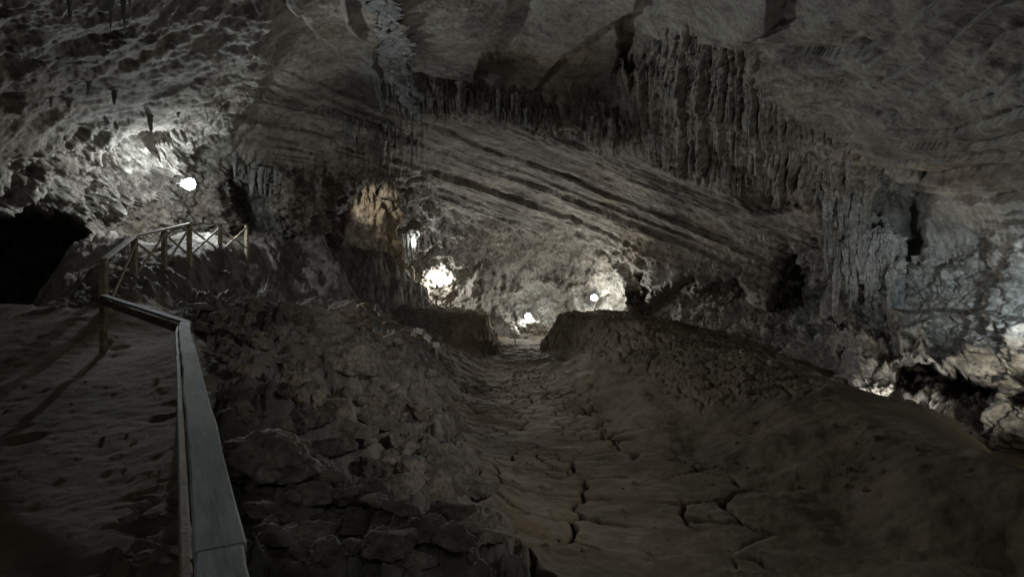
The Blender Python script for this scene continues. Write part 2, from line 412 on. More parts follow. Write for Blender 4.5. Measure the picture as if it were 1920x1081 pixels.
smooth_ceiling = smask([(500,-300),(690,60),(780,140),(1140,190),(1180,90),(1350,40),(1500,90),(1990,20),(1990,-400)], 30)
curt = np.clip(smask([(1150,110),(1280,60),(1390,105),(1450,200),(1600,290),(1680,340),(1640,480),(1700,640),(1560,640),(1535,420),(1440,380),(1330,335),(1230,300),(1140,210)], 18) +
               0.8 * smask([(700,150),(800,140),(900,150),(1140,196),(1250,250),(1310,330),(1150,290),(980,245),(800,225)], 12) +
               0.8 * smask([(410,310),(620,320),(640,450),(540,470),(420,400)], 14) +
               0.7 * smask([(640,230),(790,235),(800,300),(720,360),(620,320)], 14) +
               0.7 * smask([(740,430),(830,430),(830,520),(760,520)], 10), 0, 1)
def saw(b, h, seed):
    k = np.floor(b / h); fr = b / h - k
    amp = 0.35 + 0.9 * (_hash(k.astype(np.int32), np.zeros(len(b), np.int32), np.zeros(len(b), np.int32), seed) & np.uint32(255)) / 255.0
    fr = 1 - fr                                    # 0 just under a ledge, growing downwards
    return amp * (0.5 - fr) * sstep(0.0, 0.05, fr) 
dn = dsl       # offsets along the normal, into the cave
bcw = bc + 0.45 * np.sin(bc * 1.9) + 0.2 * np.sin(bc * 4.3 + 1)
lat = sstep(-0.25, 0.2, fbm(Pn * np.array([.35, .35, 1.2], f32), 0.45, 4, 163))
lat2 = sstep(-0.1, 0.25, fbm(Pn * np.array([.3, .3, 1.5], f32), 0.6, 4, 167))
dn += strata * ((.15 + 0.24 * lat) * saw(bcw, 1.5, 5) + (.05 + 0.15 * lat2) * saw(bcw + 0.3, 0.58, 6) + 0.05 * saw(bcw, 0.29, 7))
dn += rstr * 1.5 * (0.34 * saw(bc2 + .3 * np.sin(bc2 * 2.1), 0.75, 8) + 0.12 * saw(bc2, 0.27, 9)) * (0.5 + sstep(-0.2, 0.25, fbm(Pn, 0.5, 3, 171)))
big = fbm(Pn, 0.16, 4, 201)
dn += (0.25 + 0.55 * crag) * (1 - 0.75 * smooth_ceiling) * 0.8 * big
cr = fbm(Pn, 0.75, 6, 211, 0.6)
dn += (0.10 + 0.40 * crag * (1 - .75 * upl)) * (1 - 0.75 * smooth_ceiling) * cr
dn += crag * (1 - .85 * upl) * (1 - .9 * rw) * 0.28 * fbm(Pn * np.array([1, 1, 0.6], f32), 0.8, 6, 231, 0.6, ridged=True)
w1 = worley(Pn * f32(0.9) + 0.25 * np.stack([cr, cr, -cr], 1), 41)
dn += crag * (1 - .8 * rw) * 0.10 * (0.45 - w1[0])
# ribbed curtains and flowstone
ang = np.arctan2(Pn[:, 0], Pn[:, 1]); hr = np.hypot(Pn[:, 0], Pn[:, 1])
ribp = np.stack([ang * 24 + .12 * big, 0 * hr, Pn[:, 2] * 0.16], 1).astype(f32)
rib = fbm(ribp + 0.03 * np.stack([cr, cr, cr], 1), 2.5, 5, 261, 0.62, ridged=True)
rpatch = .6 + .6 * sstep(-.12, .25, fbm(Pn, .33, 3, 277))
dn += curt * rpatch * (0.32 * rib + 0.32 * fbm(ribp, 0.5, 3, 271))
grot = smask([(150,420),(180,330),(260,270),(350,262),(400,300),(450,330),(640,330),(660,470),(480,450),(150,440)], 25)
wp = worley(Pn * f32(2.6) + 0.35 * np.stack([cr, -cr, cr], 1), 45)
cragp = smask([(165,425),(180,345),(250,282),(330,252),(356,318),(292,372),(252,420)], 12, .8)
dn += cragp * (0.75 * fbm(Pn, 0.85, 6, 285, .62, ridged=True) + .25 * fbm(Pn, 3.0, 4, 287, .65, ridged=True))
dn += grot * (0.30 * (0.42 - wp[0]) + .16 * fbm(Pn, 2.2, 5, 283, .65, ridged=True))
fine = fbm(Pn, 3.2, 3, 291, 0.6)
dn += (0.018 + 0.08 * crag * (1 - .6 * upl) + 0.04 * curt) * fine
V = (D * (Rng + dr.reshape(shp))[..., None]) + np.array([0, 0, EYE])
nrm = grid_normals((D * Rng[..., None]).astype(np.float64))
inw = -np.sign((nrm * D).sum(-1, keepdims=True)); nrm *= inw
V = V + nrm * dn.reshape(shp)[..., None]
SHELL = V
wall_me = mesh_np('cave_wall', V.reshape(-1, 3), grid_quads(*shp)[:, ::-1])
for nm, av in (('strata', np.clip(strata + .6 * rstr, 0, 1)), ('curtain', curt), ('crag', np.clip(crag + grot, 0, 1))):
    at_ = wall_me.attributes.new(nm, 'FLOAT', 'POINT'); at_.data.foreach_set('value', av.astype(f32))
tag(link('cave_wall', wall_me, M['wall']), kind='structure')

def wall_at(px, py):
    v = np.array([(px - CX) / F, 1.0, (CY - py) / F]); v /= np.linalg.norm(v)
    i = np.searchsorted(EL, math.degrees(math.asin(v[2]))); j = np.searchsorted(AZ, math.degrees(math.atan2(v[0], v[1])))
    return Vector(SHELL[min(i, shp[0]-1), min(j, shp[1]-1)])

# ------------------------------------------------------------------ floor of the cave
GC = [ # px, forward distance, height
 (0,2,0),(200,2,0),(350,1.5,.02),(0,4,.05),(200,4,.08),(330,4,.12),(0,6.5,.3),(150,6.5,.32),(330,6.5,.3),(-300,4,0),(-400,8,.25),(0,9,.68),(195,9,.62),
 (100,13,1.3),(0,13,1.25),(195,11,1.2),(240,13.3,1.8),(40,18,.5),(100,24,-.6),(0,26,-.6),(-300,18,.4),(150,16,1.5),
 (250,15,2.0),(300,16.5,2.42),(350,17.4,2.62),(420,20,2.98),(462,23.5,3.35),(400,23.5,3.7),(345,22,3.68),(290,20.5,3.3),(250,18.5,2.8),(440,25,3.85),(200,17,2.35),(180,20,3.5),(130,21,2.9),(520,26.5,3.75),(560,28,3.35),
 (300,13.6,1.2),(352,15.6,1.32),(425,18.2,1.38),(475,21.2,1.4),(545,24.5,1.5),(600,26,1.6),
 (300,10,.75),(400,10.5,1.28),(450,11,1.34),(520,12.6,1.22),(460,13.5,1.1),
 (610,30,4.1),(585,29.5,4.1),(640,28,2.6),(655,27,1.3),
 (420,6.5,.52),(450,3,.28),(520,4,.28),(600,3.2,.2),(500,7,.6),(600,9,.55),(560,15,1.12),(680,22,.9),(700,16,.3),(650,11,.02),(720,12,-.3),(640,6,.05),(700,7,-.2),(760,9,-.5),(780,6,-.45),
 (800,4,-.1),(750,2.5,0),(960,2,-.05),(960,3.2,-.35),(820,28,-.85),(790,26,-.6),(820,20,-.8),(800,14,-.75),(860,9,-.95),(930,6,-1.1),(950,4.7,-.72),
 (880,14,-1.6),(1020,14,-1.64),(875,18,-1.68),(1010,18,-1.72),(1060,11,-1.6),(890,11,-1.45),(900,23,-1.8),(1000,7,-1.4),(950,11,-1.55),(930,16,-1.65),(940,22,-1.8),(950,28,-1.95),(970,36,-2.15),(970,42,-2.35),(1030,40,-2.25),(1100,14,-1.6),(1040,24,-1.8),(1200,7,-1.5),(1150,10,-1.6),
 (1400,7.5,-1.55),(1600,6,-1.5),(1800,5,-1.5),(1300,4,-1.3),(1600,3,-1.2),(1920,3,-1.2),(1200,2.5,-.6),(2300,3,-1.2),(2400,6,-1.0),
 (1010,36,-2.1),(1180,27,.0),(1290,22,-.38),(1400,18.5,-.42),(1480,16.5,-.56),(1560,14,-.68),(1640,12,-.8),(1750,10,-.82),(1850,8.5,-.8),(1920,7.3,-.85),(2200,6,-.8),
 (1130,32,.05),(1020,33,-2.0),(1050,27,-1.7),(1150,22,-.85),
 (1900,6.2,-1.48),(1600,8.2,-1.5),(1300,11,-1.55),(1100,16,-1.65),(1070,28,-1.5),(1450,11.5,-1.12),(1300,15,-1.05),(1200,19,-1.1),
 (1930,10.5,-2.3),(1920,12.5,-2.45),(1850,14,-2.42),(1700,14.5,-1.25),(1780,13.4,-1.45),(1850,12.5,-1.85),(1690,17.5,-2.0),(1780,16.5,-2.2),(1600,20,-2.2),(1450,24,-1.7),(1300,29,-.9),(1200,34,-.35),(1100,38,.0),(1140,40,.05),(1780,18,-2.0),(1900,17,-2.3),(2300,12,-2.3),
 (760,34,-1.2),(860,34,-1.9),(880,30,-1.95),(900,36,-2.1),(830,42,.2),(880,43,-1.6),(950,44,-2.25),(1000,46,-2.1),(680,29,1.0),(700,32,.8),(640,31,1.3),(740,33,-.3),
 (600,60,3),(960,60,-2),(1400,60,-1),(1900,40,-2),(0,50,0),
]
cg, gv = [], []
for px, d, z in GC:
    x = (px - CX) / F * d; cg.append((math.atan2(x, d) * 2.4, math.log(math.hypot(x, d)))); gv.append(z)
for az in (-170, -130, -95, -70, 70, 95, 130, 170):
    for r in (0.6, 2, 6, 16, 40):
        cg.append((math.radians(az) * 2.4, math.log(r))); gv.append(0.0 if az < 0 else -0.35 * min(1, r / 4) * (1 if az < 120 else 0))
for az in (-35, 0, 35): cg.append((math.radians(az) * 2.4, math.log(0.5))); gv.append(0.0)
GAZ = grade(-44.0, 44.0, 0.088, -180, 180, 6.0)
GD = np.concatenate([np.geomspace(0.3, 1.1, 24)[:-1], np.geomspace(1.1, 3.0, 130)[:-1], np.geomspace(3.0, 26, 440)[:-1], np.arange(26, 47.9, .09), np.geomspace(48, 75, 14)])
GA, GR = np.meshgrid(np.radians(GAZ), GD)
gq = np.stack([GA.ravel() * 2.4, np.log(GR.ravel())], 1)
GZ = rbf(np.array(cg), np.array(gv), gq, c=0.03, smooth=0.0015)
GX = (GR * np.sin(GA)).ravel(); GY = (GR * np.cos(GA)).ravel()
with np.errstate(divide='ignore', invalid='ignore'):
    ok = GY > 0.3
    GPX = np.where(ok, CX + F * GX / np.maximum(GY, .3), -9999).astype(f32); GPY = np.where(ok, CY + F * (EYE - GZ) / np.maximum(GY, .3), -9999).astype(f32)
# steep-sided banks of dried mud and rock, given by the plan position of their brinks
gn = np.stack([GX, GY, GZ * 0], 1).astype(f32); brk = 0.7 * fbm(gn, 0.5, 5, 295, .6) + .3 * fbm(gn, 1.0, 4, 299, .6, ridged=True); brk2 = 0.3 * fbm(gn, 1.3, 4, 297, .6)
def relu(x): return np.maximum(x, 0)
def brink(zt, *falls):
    z = zt
    for f in falls: z = z - f
    return z
zc = brink(.45 - .004 * (GPX - 780), .50 * relu(34.6 + brk - GY), 1.9 * relu((GPX - 900) / F * GY + brk), .8 * relu((735 - GPX) / F * GY), .7 * relu(GY - 42.5))
zm = brink(.12 + 0 * GPX, 1.5 * relu((1066 - GPX) / F * GY + brk), .62 * relu(31.5 - (GPX - 1060) * .042 + brk - GY), .3 * relu(GY - 38), 0.25 * relu((GPX - 1180) / F * GY + brk))
cx_ = np.array([560, 640, 700, 745, 775, 800, 806]); 
zb_d = np.interp(GPX, cx_, [31, 33, 34, 36, 38.5, 40, 40.3]); zb_z = np.interp(GPX, cx_, [3.3, 3.97, 3.63, 3.17, 2.0, 1.27, .55])
zb = brink(zb_z, 1.5 * relu(zb_d + .8 * brk - GY), 3.0 * relu((GPX - 806) / F * GY + brk), 1.5 * relu((575 - GPX) / F * GY))
GZc = GZ.copy()
far = sstep(17, 21, GY) * ok
GZ = np.where(far > 0, np.maximum(GZ, np.maximum(np.maximum(zc, zm), zb) + (far - 1) * 6), GZ)
rockbank = sstep(-.25, .15, zb - np.maximum(GZc, np.maximum(zc, zm))) * far
Gp = np.stack([GX, GY, GZ], 1).astype(f32)
lf = fbm(Gp, 0.9, 4, 301, 0.55)
gwx = 40 * fbm(Gp, 0.6, 4, 311); gwy = 20 * fbm(Gp, 0.6, 4, 321)
def gmask(poly, soft=20, jag=1.0): return sstep(-soft, soft, poly_sd(GPX + jag * gwx, GPY + jag * gwy, poly))
rub = gmask([(385,1400),(410,900),(375,640),(350,612),(380,562),(540,562),(700,560),(745,605),(835,640),(835,700),(860,800),(900,900),(1000,1060),(1150,1400)], 16, .7)
plat = gmask([(60,575),(70,500),(130,440),(200,420),(250,400),(470,400),(600,420),(800,440),(815,575),(700,575),(640,560),(350,600),(260,560)], 14, .5)
mound = gmask([(1040,585),(1180,590),(1480,672),(1545,735),(1330,765),(1200,690),(1060,650)], 16, .6)
bank = gmask([(1050,640),(1200,690),(1350,760),(1550,730),(1920,900),(1990,1090),(1500,1000),(1250,840),(1080,760)], 25, .6)
cm = gmask([(735,572),(905,572),(925,660),(880,680),(830,660),(740,610)], 10, .4)
path = 1 - np.clip(rub + plat + mound + bank + cm, 0, 1)
pebbly = gmask([(540,565),(720,560),(760,640),(650,700),(560,640)], 20, .6)
dz = 0.035 * lf + 0.012 * fbm(Gp, 4.0, 4, 331, 0.6)
def blocks(scale, seed, amp, tilt, gap, stretch=(1, 1)):
    q = Gp[:, :2] * f32(scale) * np.array(stretch, f32) + 0.22 * np.stack([fbm(Gp, scale * .8, 3, seed + 1), fbm(Gp, scale * .8, 3, seed + 4)], 1)
    d1, d2, r, t, v = worley2(q, seed)
    e = sstep(0.0, 0.16, d2 - d1)
    return (amp * (r - 0.5) + tilt * (t * v).sum(1)) * (0.35 + 0.65 * e) - gap * (1 - e)
dz += rub * (blocks(0.8, 401, .38, .30, .10, (1, .8)) + blocks(2.1, 411, .17, .13, .05, (1, .75)) + blocks(5.2, 421, .06, .05, .02) + 0.16 * fbm(Gp, 1.2, 5, 431, 0.6))
dz += pebbly * 0.5 * blocks(3.2, 441, .16, .1, .06)
ptop = gmask([(255,440),(400,425),(480,430),(475,462),(360,478),(300,488),(255,490)], 8, .2)
dz += plat * (1 - .6 * ptop) * (0.35 * fbm(Gp, 0.7, 6, 451, 0.62) + blocks(1.1, 461, .3, .2, .08))
dz += mound * (blocks(1.5, 471, .08, .05, .15, (1, .75)) + blocks(3.9, 481, .03, .02, .05) + 0.11 * fbm(Gp, 0.9, 5, 491, 0.6))
dz += bank * (0.26 * fbm(Gp * np.array([1.0, .55, 1], f32), 0.42, 4, 501, 0.5) + 0.07 * fbm(Gp * np.array([.6, 1.3, 1], f32), 1.1, 4, 503, .5) + 0.02 * fbm(Gp, 3.5, 4, 505, .6))
dz += cm * (0.14 * fbm(Gp, 1.0, 5, 511, 0.6))
dz += rockbank * (0.55 * fbm(Gp, 0.6, 6, 513, 0.62, ridged=True) + 0.3 * fbm(Gp, 1.5, 5, 517, .6))
farn = sstep(18, 26, GY) * ok * (1 - rub)
dz += farn * (0.12 * fbm(Gp, 0.9, 5, 518, .6) + brk2 * .15)
foot = gmask([(1670,745),(1700,755),(1790,785),(1870,840),(1990,850),(1990,700),(1700,690)], 10, .4) * (GY > 11.5)
dz += foot * (0.35 * fbm(Gp, 0.8, 6, 571, .62, ridged=True) + .2 * fbm(Gp, 2.0, 4, 575, .6))
# dry mud cracks in the gully
q = Gp[:, :2] * f32(0.9) + 0.2 * np.stack([fbm(Gp, 0.9, 4, 521), fbm(Gp, 0.9, 4, 525)], 1)
d1, d2, r, t, v = worley2(q, 531)
present = sstep(-0.26, -0.04, fbm(Gp, 0.4, 3, 541)); wdt = 0.058 * (0.4 + present)
gul = gmask([(830,720),(960,700),(1130,760),(1200,840),(1420,900),(1500,1100),(980,1100),(900,900),(820,800)], 30, .6)
crk = (1 - sstep(wdt * 0.4, wdt, d2 - d1)) * present * gul
q = Gp[:, :2] * f32(1.9) + 0.2 * np.stack([fbm(Gp, 1.6, 3, 581), fbm(Gp, 1.6, 3, 585)], 1)
e1, e2, er, et, ev = worley2(q, 587)
mid = gmask([(840,715),(980,700),(1110,740),(1150,830),(1060,900),(900,880),(820,790)], 30, .6)
crk2 = (1 - sstep(0.05, 0.12, e2 - e1)) * mid * sstep(-.2, .1, fbm(Gp, .8, 3, 589))
dz -= 0.07 * crk2; dz += mid * .02 * (er - .5) * sstep(0, .1, e2 - e1)
crk = np.maximum(crk, crk2)
dz -= 0.13 * crk
dz += gul * 0.02 * (r - 0.5) * sstep(0, .1, d2 - d1)
# trodden dents on the path beside the rail
w = worley2(Gp[:, :2] * f32(1.15), 551)
lp = gmask([(-400,600),(190,560),(335,640),(350,1500),(-400,1500)], 20, .3)
dz -= lp * 0.06 * (w[2] > 0.72) * (1 - sstep(0.08, 0.24, w[0]))
dz += lp * (0.018 * fbm(Gp, 1.3, 6, 561, .62) + .012 * fbm(Gp, 6.0, 3, 567, .6) + gmask([(230,960),(335,880),(340,1200),(200,1200)], 25) * blocks(3.5, 571, .14, .12, .05))
dz *= 1 - .2 * lp * (1 - rub)
GZ2 = GZ + dz
gshape = GA.shape
GV = np.stack([GX, GY, GZ2], 1)
g_me = mesh_np('ground', GV, grid_quads(*gshape))
at = g_me.attributes.new('rubble', 'FLOAT', 'POINT'); at.data.foreach_set('value', np.clip(rub + plat + rockbank + foot, 0, 1).astype(f32))
at = g_me.attributes.new('crack', 'FLOAT', 'POINT'); at.data.foreach_set('value', np.clip(crk, 0, 1).astype(f32))
tag(link('ground', g_me, M['ground']), kind='structure')
GZg = GZ2.reshape(gshape)
def ground_z(x, y):
    j = int(np.argmin(np.abs(GAZ - math.degrees(math.atan2(x, y))))); i = int(np.argmin(np.abs(GD - math.hypot(x, y))))
    return float(GZg[i, j])
def at_px(px, d): return (px - CX) / F * d, d
def P3(px, py, d): return Vector(((px - CX) / F * d, d, EYE + (CY - py) / F * d))

# ------------------------------------------------------------------ fences
def fence(name, label, tops, height, mats, rail_w=0.105, rail_h=0.032, post=0.085, brace=True, group=None, board=False, wob=0.0, bays=1):
    """tops: points along the rail's upper face; a post under each, X braces in every bay"""
    base = Vector((tops[0][0], tops[0][1], tops[0][2] - height))
    root = empty(name, base, label, 'fence', group)
    loc = lambda p: Vector(p) - base
    bm = bmesh.new()
    for a, b in zip(tops[:-1], tops[1:]):
        a, b = Vector(a), Vector(b); d = (b - a).normalized()
        beam(bm, loc(a) + d * 0.004, loc(b) - d * 0.004, rail_w, rail_h, bev=0.006, seg=8 if wob else 2, wob=wob)
    obj('top_rail', bm, mats[0], root)
    pts = []
    for a, b in zip(tops[:-1], tops[1:]):
        for k in range(bays): pts.append(Vector(a).lerp(Vector(b), k / bays))
    pts.append(Vector(tops[-1]))
    for p in pts:
        bm = bmesh.new(); zt = p.z - rail_h * 0.5 - 0.003
        gz = min(ground_z(p.x, p.y), p.z - height) - 0.12
        beam(bm, loc((p.x, p.y, gz)), loc((p.x, p.y, zt)), post, post, up=(0, 1, 0), bev=0.008)
        obj('post', bm, mats[1], root)
    if brace:
        for a, b in list(zip(pts[:-1], pts[1:]))[:brace if brace is not True else None]:
            dd = b - a; dd.z = 0; dd.normalize(); side = Vector((dd.y, -dd.x, 0)) * (post * 0.5 + 0.014)
            lo = Vector((0, 0, -height * 0.88)); hi = Vector((0, 0, -rail_h - 0.03))
            for s, (u, v) in ((1, (a + lo, b + hi)), (-1, (a + hi, b + lo))):
                bm = bmesh.new(); beam(bm, loc(u + side * s + dd * 0.06), loc(v + side * s - dd * 0.06), 0.028, 0.075, bev=0.005)
                obj('brace', bm, mats[-1], root)
    if board:
        bm = bmesh.new()
        for a, b in zip(tops[:-1], tops[1:]):
            a, b = Vector(a), Vector(b); dd = b - a; dd.z = 0; dd.normalize(); s = Vector((-dd.y, dd.x, 0)) * (rail_w * 0.5 + 0.016)
            beam(bm, loc(a + s + Vector((0, 0, -0.075))), loc(b + s + Vector((0, 0, -0.075))), 0.026, 0.095, bev=0.005)
        obj('side_board', bm, mats[1], root)
    return root

near_tops = [(-0.555, 1.12, 1.045), (-3.74, 6.5, 1.26)]
fence('wooden_fence', 'grey weathered handrail board running up from the camera beside the dirt path',
      [(-0.30, 0.62, 1.03), (-0.665, 1.30, 1.045), (-2.19, 3.87, 1.155), (-3.40, 5.9, 1.235), (-3.76, 6.55, 1.262), (-6.50, 9.05, 1.535)], 1.0, (M['rail'], M['post']), wob=0.003, board=True, bays=1, brace=4)
fence('wooden_fence', 'timber fence with crossed braces bending around the lit rock terrace',
      [P3(195,486,11), P3(252,443,14.4), P3(308,430,16.0), P3(355,419,17.3), P3(413,420,20.0), P3(462,421,23.2)], 1.0, (M['pale'], M['pale'], M['pale']), rail_w=0.11, rail_h=0.05, post=0.12)

# ------------------------------------------------------------------ rocks
def ico(sub):
    bm = bmesh.new(); bmesh.ops.create_icosphere(bm, subdivisions=sub, radius=1.0)
    v = np.array([x.co[:] for x in bm.verts]); fcs = np.array([[q.index for q in p.verts] for p in bm.faces]); bm.free()
    return v, fcs
IV, IF = ico(5)
def rock_mesh(name, seed, scale, planes=16, sharp=0.55, rough=0.05, mat=None):
    r_ = np.random.default_rng(seed)
    n = r_.normal(size=(planes, 3)); n /= np.linalg.norm(n, axis=1, keepdims=True)
    h = r_.uniform(0.62, 1.0, planes)
    dt = IV @ n.T
    rr = np.where(dt > 0.05, h[None] / np.maximum(dt, 0.05), 9).min(1)
    rr = np.minimum(rr, 1.25)
    v = IV * (rr * sharp + (1 - sharp) * 0.85)[:, None]
    v = v * np.array(scale)
    p = v.astype(f32) + f32(seed * 3.1)
    nz = rough * (fbm(p, 1.6, 5, seed, .6) * 1.6 + 0.6 * fbm(p * np.array([1, 1, 2.5], f32), 2.6, 4, seed + 9, .6, ridged=True))
    v = v * (1 + nz[:, None])
    me = mesh_np(name, v, IF); me.materials.append(mat or M['stone']); return me
ROCKS = [rock_mesh('boulder', 20 + k, s, 18, .9, .13) for k, s in enumerate([(1,.8,.6),(1,.7,.75),(1,.9,.5),(.8,1,.7),(1,.6,.5)])]
SLABS = [rock_mesh('rock_slab', 40 + k, s, 14, .95, .09) for k, s in enumerate([(1,.7,.22),(1,.55,.28),(.9,.8,.18),(1,.45,.2)])]
CLAY = [rock_mesh('clay_lump', 60 + k, s, 16, .8, .14, M['clay']) for k, s in enumerate([(1,.8,.7),(.9,1,.6),(1,.7,.55)])]
def put_rock(name, me, px, d, size, rot, label, cat, group=None, sink=0.3, sc=(1, 1, 1)):
    x, y = at_px(px, d); z = ground_z(x, y)
    o = bpy.data.objects.new(name, me); COL.objects.link(o)
    o.location = (x, y, z + size * (0.45 - sink)); o.rotation_euler = rot; o.scale = tuple(size * s for s in sc)
    return tag(o, label, cat, group)
put_rock('boulder', ROCKS[1], 660, 9.6, .56, (.1,.2,.6), 'large rounded boulder with a flat top in the middle of the rubble slope', 'rock', sink=.15)
put_rock('boulder', ROCKS[0], 545, 10.4, .62, (.2,-.2,1.2), 'tall cracked block of rock in shadow below the terrace', 'rock', sink=.0, sc=(1,.8,1.3))
put_rock('rock_slab', SLABS[0], 600, 11.5, .7, (.5,.1,.3), 'flat tilted slab leaning behind the tall cracked block', 'rock', sink=.1)
put_rock('boulder', ROCKS[3], 640, 15.2, .55, (.3,.5,.1), 'angular boulder among the ochre gravel near top of the rubble', 'rock', sink=.1)
put_rock('boulder', ROCKS[2], 500, 4.6, .42, (.2,.1,.4), 'squared muddy block beside the handrail board', 'rock', sink=.2)
put_rock('rock_slab', SLABS[1], 735, 17.0, .62, (.05,.1,.2), 'broad flat rock under the pair of white signs', 'rock', sink=.2, sc=(1,1,1.6))
put_rock('boulder', ROCKS[4], 420, 19.0, .28, (.2,.1,.3), 'small dark stone standing on the terrace behind the crossed braces', 'rock', sink=.1)

def inside(px, py, poly): return poly_sd(np.array([px], f32), np.array([py], f32), poly)[0] > 0
PUT = []
def ray_ground(px, py):
    """first crossing of a sight line with the floor"""
    dx, dzz = (px - CX) / F, (CY - py) / F
    prev = None
    for d in np.geomspace(1.3, 46, 260):
        g = ground_z(dx * d, d); z = EYE + dzz * d
        if z < g: return d
    return None
def scatter(n, poly, meshes, name, lab, cat, grp, smin, smax, slab=False, names=None):
    xs = [p[0] for p in poly]; ys = [p[1] for p in poly]; k = 0; tries = 0
    while k < n and tries < n * 30:
        tries += 1
        px, py = random.uniform(min(xs), max(xs)), random.uniform(min(ys), max(ys))
        if not inside(px, py, poly): continue
        d = ray_ground(px, py)
        if d is None: continue
        s = random.uniform(smin, smax) ** 1.0 * d / F      # half-size from a size in photograph pixels
        if any(abs(px - a) + abs(py - b) < 0.7 * (smin + c) for a, b, c in PUT[-200:]): continue
        PUT.append((px, py, s * F / d))
        rot = (random.gauss(.35, .2), random.gauss(.25, .2), random.uniform(-.5, .7)) if slab else (random.uniform(-.5,.5), random.uniform(-.5,.5), random.uniform(0, 6.28))
        put_rock(name, random.choice(meshes), px, d, s, rot, lab, cat, grp, sink=random.uniform(.1, .35), sc=(1, random.uniform(.8, 1.2), random.uniform(.8, 1.3)))
        k += 1
scatter(34, [(430,900),(640,780),(840,830),(960,1060),(520,1075)], SLABS, 'rock_slab', 'dusty tilted slab in the layered rubble at the foot of the slope', 'rock', 'tilted slabs of the near rubble', 30, 62, True)
scatter(46, [(430,860),(600,760),(800,760),(860,860),(940,1060),(520,1075)], ROCKS, 'boulder', 'dusty broken block in the near rubble between handrail and gully', 'rock', 'broken blocks of the near rubble', 12, 34)
scatter(44, [(390,580),(540,570),(600,640),(800,650),(830,720),(800,790),(430,800)], ROCKS, 'boulder', 'small broken rock on the rubble slope below the terrace', 'rock', 'broken rocks of the upper rubble', 9, 24)
scatter(22, [(370,575),(520,565),(560,620),(540,700),(390,680)], SLABS, 'rock_slab', 'thin broken slab heaped on the upper rubble near the handrail corner', 'rock', 'thin slabs of the upper rubble', 12, 30, True)
scatter(46, [(560,585),(680,570),(740,600),(800,640),(680,690),(590,650)], CLAY, 'clay_lump', 'brownish crumbled lump on the sunken gravel fan beneath the dark bank', 'rock', 'brown lumps of the gravel fan', 5, 12)
scatter(14, [(230,960),(335,890),(340,1075),(240,1078)], SLABS, 'rock_slab', 'small muddy slab at the foot of the handrail posts on the path side', 'rock', 'small slabs beside the path', 10, 22, True)

scatter(40, [(860,700),(960,690),(1120,780),(1500,900),(1500,1060),(1000,1040),(880,860)], CLAY, 'clay_lump', 'small loose clod on the mud floor of the gully', 'rock', 'loose clods on the gully floor', 2.5, 7)
scatter(40, [(1060,620),(1300,650),(1560,740),(1850,900),(1600,940),(1250,780)], CLAY, 'clay_lump', 'small clod fallen on the cracked mud bank', 'rock', 'clods on the mud bank', 3, 9)
scatter(12, [(10,620),(180,600),(320,660),(320,1000),(10,1060)], CLAY, 'clay_lump', 'small clod on the trodden dirt path left of the handrail', 'rock', 'clods on the dirt path', 2.5, 8)
# ------------------------------------------------------------------ stalactites, stalagmites, columns
def drip_mesh(name, seed, length=1.0, r0=0.11, sides=12, rings=22, blunt=0.25, lump=0.22, mat=None):
    """hangs from z=0 to z=-length, ridged and lumpy"""
    r_ = np.random.default_rng(seed); V, Q = [], []
    ph = r_.uniform(0, 6.28, 6); bend = r_.normal(0, .03, 2)
    for i in range(rings):
        t = i / (rings - 1); z = -length * t
        rad = r0 * ((1 - t) ** 0.8 * (1 - blunt) + blunt * (1 - t ** 6)) * (1 + lump * math.sin(7 * t + ph[0]) * .5 + lump * math.sin(17 * t + ph[1]) * .4)
        if i == 0: rad *= 1.5
        for j in range(sides):
            a = 2 * math.pi * j / sides
            k = 1 + .22 * math.sin(3 * a + ph[2] + 1.2 * t) + .14 * math.sin(5 * a + ph[3]) + .08 * math.sin(9 * t * 3 + a * 2 + ph[4])
            rr = max(rad * k, 0.0015)
            V.append((rr * math.cos(a) + bend[0] * t * t * length, rr * math.sin(a) + bend[1] * t * t * length, z))
    for i in range(rings - 1):
        for j in range(sides):
            Q.append((i*sides+j, i*sides+(j+1) % sides, (i+1)*sides+(j+1) % sides, (i+1)*sides+j))
    me = mesh_np(name, np.array(V), np.array(Q)[:, ::-1]); me.materials.append(mat or M['flow']); return me
DRIP = [drip_mesh('stalactite', 80 + k, 1, r, 12, 22, b) for k, (r, b) in enumerate([(.10,.1),(.13,.2),(.08,.3),(.16,.15),(.11,.45),(.14,.05)])]
def hang(px, py, lpx, label, group, wmul=1.0, fwd=0.03, name='stalactite', meshes=None, up=0.25):
    a = wall_at(px, py); c = Vector((0, 0, EYE)); d = a.y
    L = lpx / F * d
    o = bpy.data.objects.new(name, random.choice(meshes or DRIP)); COL.objects.link(o)
    o.location = a - (a - c).normalized() * fwd + Vector((0, 0, L * up * 0.5)); L *= .8; w = wmul * (0.6 * L + 0.7 * (22 / F * d)) * random.uniform(.8, 1.3)
    o.scale = (w, w, L * (1 + up * .5)); o.rotation_euler = (random.gauss(0, .03), random.gauss(0, .03), random.uniform(0, 6.28))
    return tag(o, label, 'stalactite', group)
def fringe(n, line, lmin, lmax, label, group, jit=6, wmul=1.0, fwd=0.04):
    seg = [(Vector((*a, 0)), Vector((*b, 0))) for a, b in zip(line[:-1], line[1:])]; Ls = [(b - a).length for a, b in seg]; T = sum(Ls)
    for k in range(n):
        s = (k + random.uniform(.1, .9)) / n * T
        for (a, b), L in zip(seg, Ls):
            if s <= L: p = a.lerp(b, s / L); break
            s -= L
        hang(p.x, p.y + random.uniform(-jit, jit), random.uniform(lmin, lmax) if random.random() < .8 else lmax * 1.3, label, group, wmul, fwd)
fringe(30, [(760,168),(890,170),(1000,205),(1140,228),(1260,275)], 18, 46, 'grey stalactite in the ragged fringe under the edge of the ceiling slabs', 'fringe under the ceiling slabs', 10)
